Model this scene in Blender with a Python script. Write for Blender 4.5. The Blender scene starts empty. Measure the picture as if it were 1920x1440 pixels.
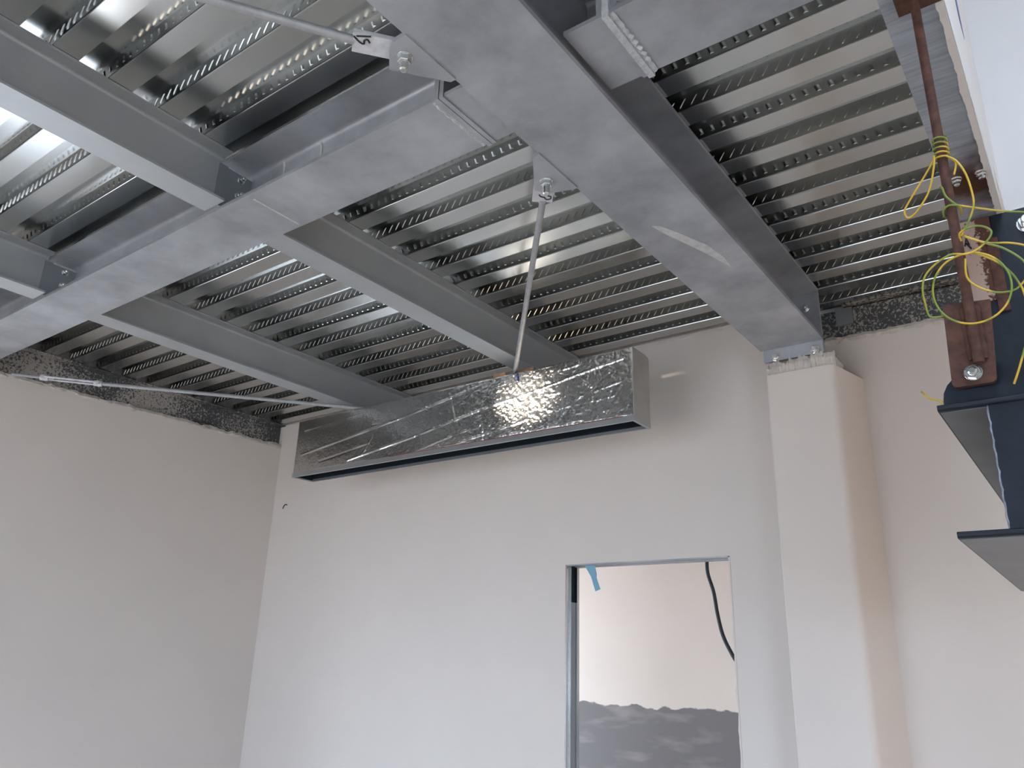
import bpy, math, random
from mathutils import Vector, Matrix, noise as mn
random.seed(7)
SC = bpy.context.scene
COL = SC.collection
PI = math.pi

# ------------------------------------------------------------------ camera
F_PX, YAW, PITCH, ROLL = 1480.72, 0.643910, 0.339857, 0.030707
EYE = Vector((0, 0, 1.6))
fwd = Vector((-math.sin(YAW) * math.cos(PITCH), math.cos(YAW) * math.cos(PITCH), math.sin(PITCH)))
rgt = Vector((math.cos(YAW), math.sin(YAW), 0))
upv = rgt.cross(fwd)
r2 = math.cos(ROLL) * rgt + math.sin(ROLL) * upv
u2 = -math.sin(ROLL) * rgt + math.cos(ROLL) * upv
cd = bpy.data.cameras.new('camera')
cam = bpy.data.objects.new('camera', cd)
COL.objects.link(cam)
cd.sensor_width = 36.0
cd.lens = 36.0 * F_PX / 1920.0
cd.clip_start = 0.02
m = Matrix((r2, u2, -fwd)).transposed().to_4x4()
m.translation = EYE
cam.matrix_world = m
SC.camera = cam

# ------------------------------------------------------------------ world, exposure
W = bpy.data.worlds.new('overcast_sky')
SC.world = W
W.use_nodes = True
bg = W.node_tree.nodes['Background']
bg.inputs[0].default_value = (0.70, 0.89, 1.15, 1)
bg.inputs[1].default_value = 4.0
SC.view_settings.view_transform = 'Standard'
SC.view_settings.look = 'None'
SC.view_settings.gamma = 1
SC.view_settings.use_curve_mapping = False
SC.view_settings.exposure = 1.46
sd = bpy.data.lights.new('sun', 'SUN')
sd.energy = 11.0
sd.angle = math.radians(1.2)
sd.color = (1.0, 0.86, 0.68)
sun = bpy.data.objects.new('sun', sd)
COL.objects.link(sun)
sun.rotation_euler = Vector((0.12, 0.55, -0.82)).to_track_quat('-Z', 'Y').to_euler()


def portal(name, loc, rot, sx, sy):
    l = bpy.data.lights.new(name, 'AREA')
    l.shape = 'RECTANGLE'
    l.size, l.size_y = sx, sy
    l.cycles.is_portal = True
    o = bpy.data.objects.new(name, l)
    COL.objects.link(o)
    o.location, o.rotation_euler = loc, rot
    return o


# ------------------------------------------------------------------ materials
MATS = {}


def mat(name, col, rough=0.6, metal=0.0, var=0.0, vscale=6.0, bump=0.0, bscale=60.0, col2=None, rvar=0.0, spec=0.5):
    """Principled with world-position noise: colour variation, roughness variation and fine relief."""
    m = bpy.data.materials.new(name)
    m.use_nodes = True
    nt = m.node_tree
    N, L = nt.nodes, nt.links
    b = N['Principled BSDF']
    b.inputs['Roughness'].default_value = rough
    b.inputs['Metallic'].default_value = metal
    b.inputs['Specular IOR Level'].default_value = spec
    b.inputs['Base Color'].default_value = (*col, 1)
    geo = N.new('ShaderNodeNewGeometry')
    if var > 0 or col2:
        n = N.new('ShaderNodeTexNoise')
        n.inputs['Scale'].default_value = vscale
        n.inputs['Detail'].default_value = 6
        n.inputs['Roughness'].default_value = 0.6
        L.new(geo.outputs['Position'], n.inputs['Vector'])
        r = N.new('ShaderNodeValToRGB')
        c2 = col2 or tuple(min(1, c * (1 + var)) for c in col)
        c1 = col if col2 else tuple(c * (1 - var) for c in col)
        r.color_ramp.elements[0].position = 0.34
        r.color_ramp.elements[0].color = (*c1, 1)
        r.color_ramp.elements[1].position = 0.66
        r.color_ramp.elements[1].color = (*c2, 1)
        L.new(n.outputs['Fac'], r.inputs['Fac'])
        L.new(r.outputs['Color'], b.inputs['Base Color'])
        if rvar:
            mr = N.new('ShaderNodeMapRange')
            mr.inputs[3].default_value = rough - rvar
            mr.inputs[4].default_value = rough + rvar
            L.new(n.outputs['Fac'], mr.inputs[0])
            L.new(mr.outputs[0], b.inputs['Roughness'])
    if bump > 0:
        n2 = N.new('ShaderNodeTexNoise')
        n2.inputs['Scale'].default_value = bscale
        n2.inputs['Detail'].default_value = 4
        L.new(geo.outputs['Position'], n2.inputs['Vector'])
        bp = N.new('ShaderNodeBump')
        bp.inputs['Strength'].default_value = bump
        bp.inputs['Distance'].default_value = 0.004
        L.new(n2.outputs['Fac'], bp.inputs['Height'])
        L.new(bp.outputs['Normal'], b.inputs['Normal'])
    MATS[name] = m
    return m


def splatter_mat(name, base, spot, lo, hi, scale=28.0, bias_axis=None, b0=0, b1=1, bgain=0.2, rough=0.6, metal=0.0):
    """Base colour with crisp splashes of a second one; more of them towards b1 along an axis."""
    m = bpy.data.materials.new(name)
    m.use_nodes = True
    N, L = m.node_tree.nodes, m.node_tree.links
    b = N['Principled BSDF']
    b.inputs['Roughness'].default_value = rough
    geo = N.new('ShaderNodeNewGeometry')
    n = N.new('ShaderNodeTexNoise')
    n.inputs['Scale'].default_value = scale
    n.inputs['Detail'].default_value = 7
    n.inputs['Roughness'].default_value = 0.62
    n.inputs['Distortion'].default_value = 0.6
    L.new(geo.outputs['Position'], n.inputs['Vector'])
    big = N.new('ShaderNodeTexNoise')
    big.inputs['Scale'].default_value = 2.2
    L.new(geo.outputs['Position'], big.inputs['Vector'])
    add = N.new('ShaderNodeMath'); add.operation = 'MULTIPLY_ADD'
    add.inputs[1].default_value = 0.60
    L.new(big.outputs['Fac'], add.inputs[0]); L.new(n.outputs['Fac'], add.inputs[2])
    val = add.outputs[0]
    if bias_axis is not None:
        sx = N.new('ShaderNodeSeparateXYZ'); L.new(geo.outputs['Position'], sx.inputs[0])
        mr = N.new('ShaderNodeMapRange')
        mr.inputs[1].default_value = b0; mr.inputs[2].default_value = b1
        mr.inputs[3].default_value = 0; mr.inputs[4].default_value = bgain
        L.new(sx.outputs[bias_axis], mr.inputs[0])
        a2 = N.new('ShaderNodeMath'); a2.operation = 'ADD'
        L.new(val, a2.inputs[0]); L.new(mr.outputs[0], a2.inputs[1])
        val = a2.outputs[0]
    r = N.new('ShaderNodeValToRGB')
    r.color_ramp.elements[0].position = lo
    r.color_ramp.elements[0].color = (*base, 1)
    r.color_ramp.elements[1].position = hi
    r.color_ramp.elements[1].color = (*spot, 1)
    L.new(val, r.inputs['Fac'])
    L.new(r.outputs['Color'], b.inputs['Base Color'])
    mm = N.new('ShaderNodeMapRange')
    mm.inputs[1].default_value = lo; mm.inputs[2].default_value = hi
    mm.inputs[3].default_value = metal; mm.inputs[4].default_value = 0
    L.new(val, mm.inputs[0]); L.new(mm.outputs[0], b.inputs['Metallic'])
    bp = N.new('ShaderNodeBump'); bp.inputs['Strength'].default_value = 0.4; bp.inputs['Distance'].default_value = 0.004
    L.new(val, bp.inputs['Height']); L.new(bp.outputs['Normal'], b.inputs['Normal'])
    MATS[name] = m
    return m


PLASTER = (0.68, 0.615, 0.565)
mat('plaster', PLASTER, 0.75, var=0.02, vscale=1.6, bump=0.05, bscale=25, spec=0.3)
mat('plaster_rough', (0.56, 0.51, 0.46), 0.9, var=0.14, vscale=30, bump=0.8, bscale=90, spec=0.2)
mat('void_plaster', (0.82, 0.81, 0.80), 0.8, var=0.02, vscale=2, spec=0.3)
mat('galvanised', (0.385, 0.395, 0.42), 0.48, 0.55, var=0.21, vscale=4.5, bump=0.06, bscale=120, rvar=0.07)
mat('galvanised_dark', (0.27, 0.285, 0.30), 0.5, 0.55, var=0.07, vscale=4, bump=0.05, bscale=120, rvar=0.05)
mat('galvanised_joist', (0.40, 0.415, 0.425), 0.5, 0.5, var=0.06, vscale=4, bump=0.05, bscale=120, rvar=0.05)
mat('deck_steel', (0.54, 0.55, 0.54), 0.20, 1.0, var=0.05, vscale=3, rvar=0.05)
mat('zinc_bolt', (0.62, 0.63, 0.62), 0.25, 1.0, var=0.08, vscale=90)
mat('weld_paint', (0.50, 0.51, 0.52), 0.6, 0.3, var=0.15, vscale=60, bump=0.5, bscale=150)
mat('paint_stroke', (0.52, 0.51, 0.50), 0.6, 0.1, var=0.12, vscale=40)
mat('rod_zinc', (0.36, 0.36, 0.37), 0.55, 0.35, var=0.10, vscale=30)
mat('tag_zinc', (0.58, 0.58, 0.60), 0.6, 0.2, var=0.12, vscale=40)
mat('marker_ink', (0.006, 0.006, 0.008), 0.5)
mat('foil', (0.60, 0.595, 0.58), 0.22, 1.0, var=0.04, vscale=20, bump=0.16, bscale=110)
mat('foil_tape', (0.46, 0.45, 0.43), 0.42, 0.7, var=0.08, vscale=10, bump=0.12, bscale=60)
mat('duct_frame', (0.44, 0.45, 0.46), 0.35, 0.85, var=0.05, vscale=8)
mat('duct_black', (0.008, 0.013, 0.020), 0.75, spec=0.2)
mat('red_edge', (0.20, 0.05, 0.04), 0.7)
mat('wood', (0.42, 0.21, 0.09), 0.7, var=0.2, vscale=40)
mat('wood_dark', (0.20, 0.10, 0.05), 0.75, var=0.2, vscale=40)
mat('navy_paint', (0.010, 0.014, 0.021), 0.42, 0.0, var=0.25, vscale=14, bump=0.12, bscale=50, spec=0.3)
mat('navy_scuff', (0.20, 0.22, 0.25), 0.6, 0.2, var=0.4, vscale=60)
mat('navy_lit', (0.125, 0.128, 0.14), 0.42, 0.25, var=0.12, vscale=10, spec=0.5)  # lighter copy of the navy paint, with the light on the soffits in its colour
mat('rust', (0.085, 0.036, 0.024), 0.8, 0.2, var=0.35, vscale=35, bump=0.4, bscale=120)
mat('wire_black', (0.012, 0.012, 0.014), 0.5)
mat('tape_blue', (0.22, 0.42, 0.55), 0.5)
mat('raw_render', (0.215, 0.20, 0.195), 0.9, var=0.10, vscale=7, bump=0.2, bscale=60, spec=0.2)
mat('concrete', (0.54, 0.47, 0.395), 0.8, var=0.1, vscale=3, bump=0.2, bscale=30)
mat('slab', (0.10, 0.095, 0.09), 0.9, var=0.2, vscale=8)
mat('ground', (0.22, 0.235, 0.255), 0.9, var=0.15, vscale=0.8)
mat('lamp_yellow', (0.7, 0.42, 0.03), 0.5)
mat('black_plastic', (0.02, 0.02, 0.02), 0.6)
mat('window_white', (0.75, 0.76, 0.77), 0.4)
mat('ink_blue', (0.05, 0.08, 0.25), 0.6)
splatter_mat('splashed_beam', (0.085, 0.09, 0.095), (0.36, 0.33, 0.30), 0.825, 0.865, 75, 2, 3.26, 3.07, 0.09, 0.65, 0.4)
splatter_mat('splashed_post', (0.018, 0.024, 0.034), (0.30, 0.13, 0.08), 0.66, 0.75, 34, 0, -0.10, -0.20, 0.22, 0.6, 0.0)
splatter_mat('pink_flakes', (0.085, 0.032, 0.02), (0.40, 0.29, 0.24), 0.90, 0.96, 80, 0, -0.140, -0.165, 0.26, 0.85, 0.0)


def stained_plate():
    """galvanised plate with streaks across it and one rust bloom of its own near the far end"""
    m = mat('edge_zinc', (0.40, 0.42, 0.46), 0.5, 0.55, var=0.08, vscale=10)
    N, L = m.node_tree.nodes, m.node_tree.links
    b = N['Principled BSDF']
    src = b.inputs['Base Color'].links[0].from_socket
    geo = N.new('ShaderNodeNewGeometry')
    mp = N.new('ShaderNodeMapping')
    mp.inputs['Scale'].default_value = (6, 90, 6)
    L.new(geo.outputs['Position'], mp.inputs['Vector'])
    st = N.new('ShaderNodeTexNoise'); st.inputs['Scale'].default_value = 1.0; st.inputs['Detail'].default_value = 5
    L.new(mp.outputs[0], st.inputs['Vector'])
    sr = N.new('ShaderNodeMapRange'); sr.inputs[1].default_value = .3; sr.inputs[2].default_value = .7
    sr.inputs[3].default_value = .82; sr.inputs[4].default_value = 1.18
    L.new(st.outputs['Fac'], sr.inputs[0])
    mul = N.new('ShaderNodeVectorMath'); mul.operation = 'SCALE'
    L.new(src, mul.inputs[0]); L.new(sr.outputs[0], mul.inputs['Scale'])
    d = N.new('ShaderNodeVectorMath'); d.operation = 'DISTANCE'
    d.inputs[1].default_value = (-0.10, 2.50, 3.05)
    L.new(geo.outputs['Position'], d.inputs[0])
    n = N.new('ShaderNodeTexNoise'); n.inputs['Scale'].default_value = 14; n.inputs['Detail'].default_value = 6
    L.new(geo.outputs['Position'], n.inputs['Vector'])
    ma = N.new('ShaderNodeMath'); ma.operation = 'MULTIPLY_ADD'; ma.inputs[1].default_value = 0.28
    L.new(n.outputs['Fac'], ma.inputs[0]); L.new(d.outputs['Value'], ma.inputs[2])
    mr = N.new('ShaderNodeMapRange')
    mr.inputs[1].default_value = 0.19; mr.inputs[2].default_value = 0.37
    mr.inputs[3].default_value = 1; mr.inputs[4].default_value = 0
    L.new(ma.outputs[0], mr.inputs[0])
    mx = N.new('ShaderNodeMix'); mx.data_type = 'RGBA'
    mx.inputs[7].default_value = (0.10, 0.042, 0.026, 1)
    L.new(mr.outputs[0], mx.inputs[0]); L.new(mul.outputs[0], mx.inputs[6])
    L.new(mx.outputs[2], b.inputs['Base Color'])


stained_plate()


def far_wall_mat():
    """painted plaster above, bare grey render below a ragged line, with pale smears"""
    m = mat('far_wall', (0.76, 0.665, 0.585), 0.8, var=0.02, vscale=1.5, spec=0.3)
    N, L = m.node_tree.nodes, m.node_tree.links
    b = N['Principled BSDF']
    src = b.inputs['Base Color'].links[0].from_socket
    geo = N.new('ShaderNodeNewGeometry')
    sx = N.new('ShaderNodeSeparateXYZ'); L.new(geo.outputs['Position'], sx.inputs[0])
    n = N.new('ShaderNodeTexNoise'); n.inputs['Scale'].default_value = 9; n.inputs['Detail'].default_value = 8
    L.new(geo.outputs['Position'], n.inputs['Vector'])
    a = N.new('ShaderNodeMath'); a.operation = 'MULTIPLY_ADD'; a.inputs[1].default_value = 0.09
    L.new(n.outputs['Fac'], a.inputs[0]); L.new(sx.outputs[2], a.inputs[2])
    mr = N.new('ShaderNodeMapRange'); mr.inputs[1].default_value = 1.382; mr.inputs[2].default_value = 1.390
    L.new(a.outputs[0], mr.inputs[0])
    mp = N.new('ShaderNodeMapping'); mp.inputs['Scale'].default_value = (2.2, 1, 9)
    L.new(geo.outputs['Position'], mp.inputs['Vector'])
    n2 = N.new('ShaderNodeTexNoise'); n2.inputs['Scale'].default_value = 1.4; n2.inputs['Detail'].default_value = 8
    L.new(mp.outputs[0], n2.inputs['Vector'])
    r = N.new('ShaderNodeValToRGB')
    r.color_ramp.elements[0].position = 0.52; r.color_ramp.elements[0].color = (0.205, 0.19, 0.185, 1)
    r.color_ramp.elements[1].position = 0.74; r.color_ramp.elements[1].color = (0.31, 0.285, 0.27, 1)
    L.new(n2.outputs['Fac'], r.inputs['Fac'])
    mx = N.new('ShaderNodeMix'); mx.data_type = 'RGBA'
    L.new(mr.outputs[0], mx.inputs[0]); L.new(r.outputs['Color'], mx.inputs[6]); L.new(src, mx.inputs[7])
    L.new(mx.outputs[2], b.inputs['Base Color'])


far_wall_mat()


def earth_wire_mat():
    m = mat('earth_wire', (0.55, 0.36, 0.03), 0.45, col2=(0.55, 0.36, 0.03))
    N, L = m.node_tree.nodes, m.node_tree.links
    b = N['Principled BSDF']
    geo = N.new('ShaderNodeNewGeometry')
    n = N.new('ShaderNodeTexNoise'); n.inputs['Scale'].default_value = 13; n.inputs['Detail'].default_value = 1
    L.new(geo.outputs['Position'], n.inputs['Vector'])
    r = N.new('ShaderNodeValToRGB')
    r.color_ramp.elements[0].position = 0.42; r.color_ramp.elements[0].color = (0.17, 0.24, 0.03, 1)
    r.color_ramp.elements[1].position = 0.50; r.color_ramp.elements[1].color = (0.60, 0.38, 0.03, 1)
    L.new(n.outputs['Fac'], r.inputs['Fac'])
    L.new(r.outputs['Color'], b.inputs['Base Color'])


earth_wire_mat()


# ------------------------------------------------------------------ helpers
def wloc(o):
    v = Vector((0, 0, 0))
    while o:
        v += o.location
        o = o.parent
    return v


class MB:
    """collects shapes in world coordinates; build() links them as one mesh object"""

    def __init__(s):
        s.v, s.f = [], []

    def add(s, vs, fs):
        o = len(s.v)
        s.v += [Vector(p) for p in vs]
        s.f += [tuple(i + o for i in f) for f in fs]
        return s

    def box(s, x0, x1, y0, y1, z0, z1):
        return s.add([(x, y, z) for z in (z0, z1) for y in (y0, y1) for x in (x0, x1)],
                     [(0, 2, 3, 1), (4, 5, 7, 6), (0, 1, 5, 4), (2, 6, 7, 3), (0, 4, 6, 2), (1, 3, 7, 5)])

    def prism(s, prof, axis, a, b):
        """closed 2D outline swept along an axis: (u,v)->(x,z) for 'y', (y,z) for 'x', (x,y) for 'z'"""
        n = len(prof)
        mk = {'y': lambda u, v, t: (u, t, v), 'x': lambda u, v, t: (t, u, v), 'z': lambda u, v, t: (u, v, t)}[axis]
        vs = [mk(u, v, a) for u, v in prof] + [mk(u, v, b) for u, v in prof]
        fs = [(i, (i + 1) % n, n + (i + 1) % n, n + i) for i in range(n)]
        fs += [tuple(range(n - 1, -1, -1)), tuple(range(n, 2 * n))]
        return s.add(vs, fs)

    def tube(s, pts, r, n=8, closed=False, smooth=0):
        P = [Vector(p) for p in pts]
        if smooth:
            Q = []
            k = len(P)
            for i in range(k if closed else k - 1):
                p0 = P[(i - 1) % k] if closed or i > 0 else P[i]
                p1, p2 = P[i], P[(i + 1) % k]
                p3 = P[(i + 2) % k] if closed or i + 2 < k else p2
                for j in range(smooth):
                    t = j / smooth
                    Q.append(0.5 * ((2 * p1) + (p2 - p0) * t + (2 * p0 - 5 * p1 + 4 * p2 - p3) * t * t + (3 * p1 - p0 - 3 * p2 + p3) * t ** 3))
            if not closed:
                Q.append(P[-1])
            P = Q
        k = len(P)
        ref = None
        vs, fs = [], []
        for i in range(k):
            if closed:
                t = P[(i + 1) % k] - P[i - 1]
            else:
                t = P[min(i + 1, k - 1)] - P[max(i - 1, 0)]
            t.normalize()
            if ref is None:
                ref = t.orthogonal().normalized()
            ref = (ref - t * ref.dot(t)).normalized()
            bn = t.cross(ref)
            rr = r[i] if isinstance(r, (list, tuple)) else r
            for j in range(n):
                a = 2 * PI * j / n
                vs.append(P[i] + (ref * math.cos(a) + bn * math.sin(a)) * rr)
        for i in range(k if closed else k - 1):
            for j in range(n):
                q = (i + 1) % k
                fs.append((i * n + j, i * n + (j + 1) % n, q * n + (j + 1) % n, q * n + j))
        if not closed:
            fs += [tuple(range(n - 1, -1, -1)), tuple((k - 1) * n + j for j in range(n))]
        return s.add(vs, fs)

    def build(s, name, material, parent=None, smooth=False, kind=None):
        lo = Vector((min(p[i] for p in s.v) for i in range(3)))
        hi = Vector((max(p[i] for p in s.v) for i in range(3)))
        c = Vector(((lo.x + hi.x) / 2, (lo.y + hi.y) / 2, lo.z))
        me = bpy.data.meshes.new(name)
        me.from_pydata([p - c for p in s.v], [], s.f)
        me.materials.append(MATS[material])
        if smooth:
            for p in me.polygons:
                p.use_smooth = True
            if smooth != 'all':
                me.set_sharp_from_angle(angle=math.radians(38))
        me.update()
        o = bpy.data.objects.new(name, me)
        COL.objects.link(o)
        o.location = c - (wloc(parent) if parent else Vector((0, 0, 0)))
        o.parent = parent
        if kind:
            o['kind'] = kind
        return o


def tag(o, label, cat, group=None):
    o['label'] = label
    o['category'] = cat
    if group:
        o['group'] = group
    return o


def thing(name, label, cat, loc, group=None):
    o = bpy.data.objects.new(name, None)
    o.empty_display_size = 0.1
    COL.objects.link(o)
    o.location = loc
    return tag(o, label, cat, group)


def isec(c, w, z0, z1, tf, tw, r=0.012):
    """rolled I-section outline with root fillets, centred on c"""
    h, q = w / 2, tw / 2
    P = [(c - h, z0), (c + h, z0), (c + h, z0 + tf)]

    def arc(cx, cz, a0, a1):
        return [(cx + r * math.cos(a0 + (a1 - a0) * i / 4), cz + r * math.sin(a0 + (a1 - a0) * i / 4)) for i in range(5)]
    P += arc(c + q + r, z0 + tf + r, -PI / 2, -PI)
    P += arc(c + q + r, z1 - tf - r, PI, PI / 2)
    P += [(c + h, z1 - tf), (c + h, z1), (c - h, z1), (c - h, z1 - tf)]
    P += arc(c - q - r, z1 - tf - r, PI / 2, 0)
    P += arc(c - q - r, z0 + tf + r, 0, -PI / 2)
    P += [(c - h, z0 + tf)]
    return P


def frame_for(d):
    d = Vector(d).normalized()
    a = d.orthogonal().normalized()
    return a, d.cross(a), d


def bolt_mb(mb, p, d, r=0.011, head=0.012, shank=0.02, washer=True):
    """washer, hex nut and threaded end pointing along d from p"""
    a, b, d = frame_for(d)
    p = Vector(p)

    def cyl(r0, t0, t1, n, chamf=0.0):
        vs = []
        for t, rr in ((t0, r0), (t1 - chamf, r0), (t1, r0 - chamf)):
            vs += [p + d * t + (a * math.cos(2 * PI * i / n) + b * math.sin(2 * PI * i / n)) * rr for i in range(n)]
        fs = []
        for k in range(2):
            fs += [(k * n + i, k * n + (i + 1) % n, (k + 1) * n + (i + 1) % n, (k + 1) * n + i) for i in range(n)]
        fs += [tuple(range(n - 1, -1, -1)), tuple(2 * n + i for i in range(n))]
        mb.add(vs, fs)
    t = 0
    if washer:
        cyl(r * 1.9, 0, 0.003, 16, 0.0005)
        t = 0.003
    cyl(r * 1.62, t, t + head, 6, 0.002)
    cyl(r, t + head, t + head + shank, 12, 0.003)
    return mb


def bolt(parent, p, d, **k):
    return bolt_mb(MB(), p, d, **k).build('bolt', 'zinc_bolt', parent)


def ragged(mb, a, b, n, base_off, top_fn, thick_dir, thick):
    """a plaster lip: solid strip from a to b whose upper edge and front wander"""
    a, b, td = Vector(a), Vector(b), Vector(thick_dir)
    vs, fs = [], []
    for i in range(n + 1):
        t = i / n
        p = a.lerp(b, t)
        top, bot = top_fn(t)
        th = thick * (0.55 + 0.6 * mn.noise(Vector((i * 0.37, p.x * 3, 9.1))) + 0.25)
        lo = p + Vector((0, 0, bot))
        mid = p + Vector((0, 0, (top * 0.65 + bot * 0.35)))
        hi = p + Vector((0, 0, top))
        vs += [lo, lo + td * thick * 0.12, mid + td * th, hi + td * th * 0.7, hi]
    for i in range(n):
        for j in range(5):
            k = (j + 1) % 5
            fs.append((i * 5 + j, i * 5 + k, (i + 1) * 5 + k, (i + 1) * 5 + j))
    fs += [(4, 3, 2, 1, 0), tuple(n * 5 + j for j in range(5))]
    mb.add(vs, fs)
    return mb


def struct(o):
    o['kind'] = 'structure'
    return o


# ------------------------------------------------------------------ levels (floor at 0, eye at 1.6)
H = 3.256            # underside of the steel deck
XL = -4.86           # left wall face
YB = 3.60            # back wall face left of the pilaster
YR = 3.68            # back wall face right of the pilaster
VX = -0.085          # edge of the stair void
RX = 3.2             # right wall face
YN = -4.2            # wall behind the camera

# ------------------------------------------------------------------ shell
struct(MB().box(XL - .25, RX + .25, YN - .25, 5.6, -.12, 0).build('floor', 'concrete'))
struct(MB().box(-40, 40, -40, 40, -.35, -.14).build('ground', 'ground'))


def wall_holes(mb, axis, face, thick, a0, a1, z0, z1, holes):
    """solid wall with rectangular openings, built of blocks around them"""
    xs = sorted({a0, a1} | {h[0] for h in holes} | {h[1] for h in holes})
    for i in range(len(xs) - 1):
        l, r = xs[i], xs[i + 1]
        cuts = sorted([(h[2], h[3]) for h in holes if h[0] <= l and h[1] >= r])
        z = z0
        for c in cuts + [(z1, z1)]:
            if c[0] > z + 1e-6:
                if axis == 'y':
                    mb.box(l, r, face, face + thick, z, c[0])
                else:
                    mb.box(face, face + thick, l, r, z, c[0])
            z = c[1]
    return mb


LW = [(0.35, 1.78, 0.05, 1.95)]
struct(wall_holes(MB(), 'x', XL - .25, .25, YN, YB, 0, 3.075, LW).box(XL - .25, XL - .075, YN, YB, 3.075, H + .1).build('wall_left', 'plaster'))
NW = [(-4.7, -2.5, .05, 2.40), (-2.3, -0.8, .05, 2.40)]
struct(wall_holes(MB(), 'y', YN - .25, .25, XL - .25, RX + .25, 0, 5.2, NW).build('wall_near', 'raw_render'))
struct(wall_holes(MB(), 'x', RX, .2, YN, YR, 0, 5.2, [(-3.8, -0.7, .05, 2.35)]).build('wall_right', 'plaster'))
portal('window_portal', (RX + .15, -2.25, 1.2), (0, PI / 2, 0), 2.3, 3.1)
# windows with white frames and a mullion
for i, (axis, hs) in enumerate((('x', LW), ('y', NW))):
    for j, (a, b, z0, z1) in enumerate(hs):
        w = MB()
        t = 0.05

        def bar(p0, p1, q0, q1):
            if axis == 'x':
                w.box(XL - .16, XL - .10, p0, p1, q0, q1)
            else:
                w.box(p0, p1, YN - .16, YN - .10, q0, q1)
        bar(a, a + t, z0, z1); bar(b - t, b, z0, z1)
        bar(a + t, b - t, z0, z0 + t); bar(a + t, b - t, z1 - t, z1)
        c = (a + b) / 2
        bar(c - t / 2, c + t / 2, z0 + t, z1 - t)
        struct(w.build('window_%d' % (1 + i + j), 'window_white'))
        if axis == 'x':
            portal('window_portal', (XL - .2, c, (z0 + z1) / 2), (0, -PI / 2, 0), z1 - z0, b - a)
        else:
            portal('window_portal', (c, YN - .2, (z0 + z1) / 2), (PI / 2, 0, 0), b - a, z1 - z0)

# back wall with the doorway, stepping back right of the pilaster
DX0, DX1, DZ = -2.305, -1.406, 2.10
wb = MB()
wall_holes(wb, 'y', YB, .12, XL - .25, -1.106, 0, H + .0, [(DX0, DX1, 0, DZ)])
wb.box(-1.11, RX, YR, YR + .16, 0, 3.09)
wb.box(-1.11, RX, YR + .07, YR + .16, 3.09, H + .1)
wb.box(XL - .25, -1.11, YB + .03, YB + .12, H, H + .1)
wall_back = struct(wb.build('wall_back', 'plaster'))
# pilaster boxed around the steel column, right cheek splayed, soft arris
pr = [(-1.106, YB + .1), (-1.106, 3.415), (-1.10, 3.41), (-0.835, 3.41)]
pr += [(-0.835 + .032 * math.sin(a), 3.442 - .032 * math.cos(a)) for a in (PI / 8, PI / 4, 3 * PI / 8)]
pr += [(-0.80, 3.45), (-0.745, YR + .02), (-0.745, YB + .1)]
pil = MB().prism(pr, 'z', 0, 2.876).build('pilaster', 'plaster', wall_back, smooth=True)
pc = MB().box(-1.10, -.815, 3.425, 3.46, 2.874, 2.885)
ragged(pc, (-1.10, 3.43, 2.87), (-0.80, 3.43, 2.87), 46,
       0, lambda t: (0.052 + 0.036 * mn.noise(Vector((t * 9, 2.2, 0))) + 0.026 * mn.noise(Vector((t * 27, 5.2, 0))) + 0.024 * t, 0), (0, -1, 0), 0.024)
pc.build('plaster_break', 'plaster_rough', pil)
MB().box(-1.09, -.81, 3.445, 3.60, 2.875, 2.93).build('mortar_bed', 'plaster_rough', pil)

# plaster lips
lp = MB()
ragged(lp, (XL - .02, 1.0, 3.05), (XL - .02, YB, 3.05), 150, 0,
       lambda t: (0.018 + 0.040 * t + 0.016 * mn.noise(Vector((t * 24, 0, 3))) + 0.010 * mn.noise(Vector((t * 75, 4, 3))), -.03 + .03 * t), (1, 0, 0), 0.030)
wl = bpy.data.objects['wall_left']
lp.build('plaster_lip', 'plaster_rough', wl)
lp = MB()
ragged(lp, (-.90, YR + .01, 3.08), (.6, YR + .01, 3.08), 110, 0,
       lambda t: (0.022 + 0.014 * mn.noise(Vector((t * 22, 7, 3))) + 0.008 * mn.noise(Vector((t * 70, 4, 8))), -.022), (0, -1, 0), 0.022)
lp.build('plaster_lip', 'plaster_rough', wall_back)
# strip of plaster at the deck, left of the main beam
lp = MB()
ragged(lp, (-1.78, YB + .004, 3.20), (-1.12, YB + .004, 3.20), 60, 0,
       lambda t: (0.050 + 0.008 * mn.noise(Vector((t * 22, 17, 3))), .022), (0, -1, 0), 0.006)
lp.build('plaster_lip', 'plaster', wall_back)

# room beyond the doorway
fw = struct(MB().box(-5.3, -1.0, 5.40, 5.55, 0, 2.9).build('wall_far', 'far_wall'))
struct(MB().box(-1.25, -1.1, YB + .12, 5.40, 0, 2.9).build('wall_far_right', 'plaster'))
struct(wall_holes(MB(), 'x', -5.2, .15, YB + .12, 5.4, 0, 2.9, [(3.80, 5.35, .15, 2.7)]).build('wall_far_left', 'plaster'))
struct(MB().box(-5.2, -1.1, YB + .12, 5.4, 2.75, 2.9).build('ceiling_far', 'plaster'))
struct(MB().box(VX, RX, 3.20, YR + .07, 3.20, 3.262).build('floor_upper', 'concrete'))
portal('window_portal', (-5.18, 4.575, 1.425), (0, -PI / 2, 0), 2.55, 1.55)

# ------------------------------------------------------------------ steel deck
ceiling = struct(MB().box(XL - .2, VX - .02, YN, YB + .1, H + .075, H + .2).build('ceiling', 'slab'))
FL, WEBR, DEP = 0.077, 0.005, 0.055


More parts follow.
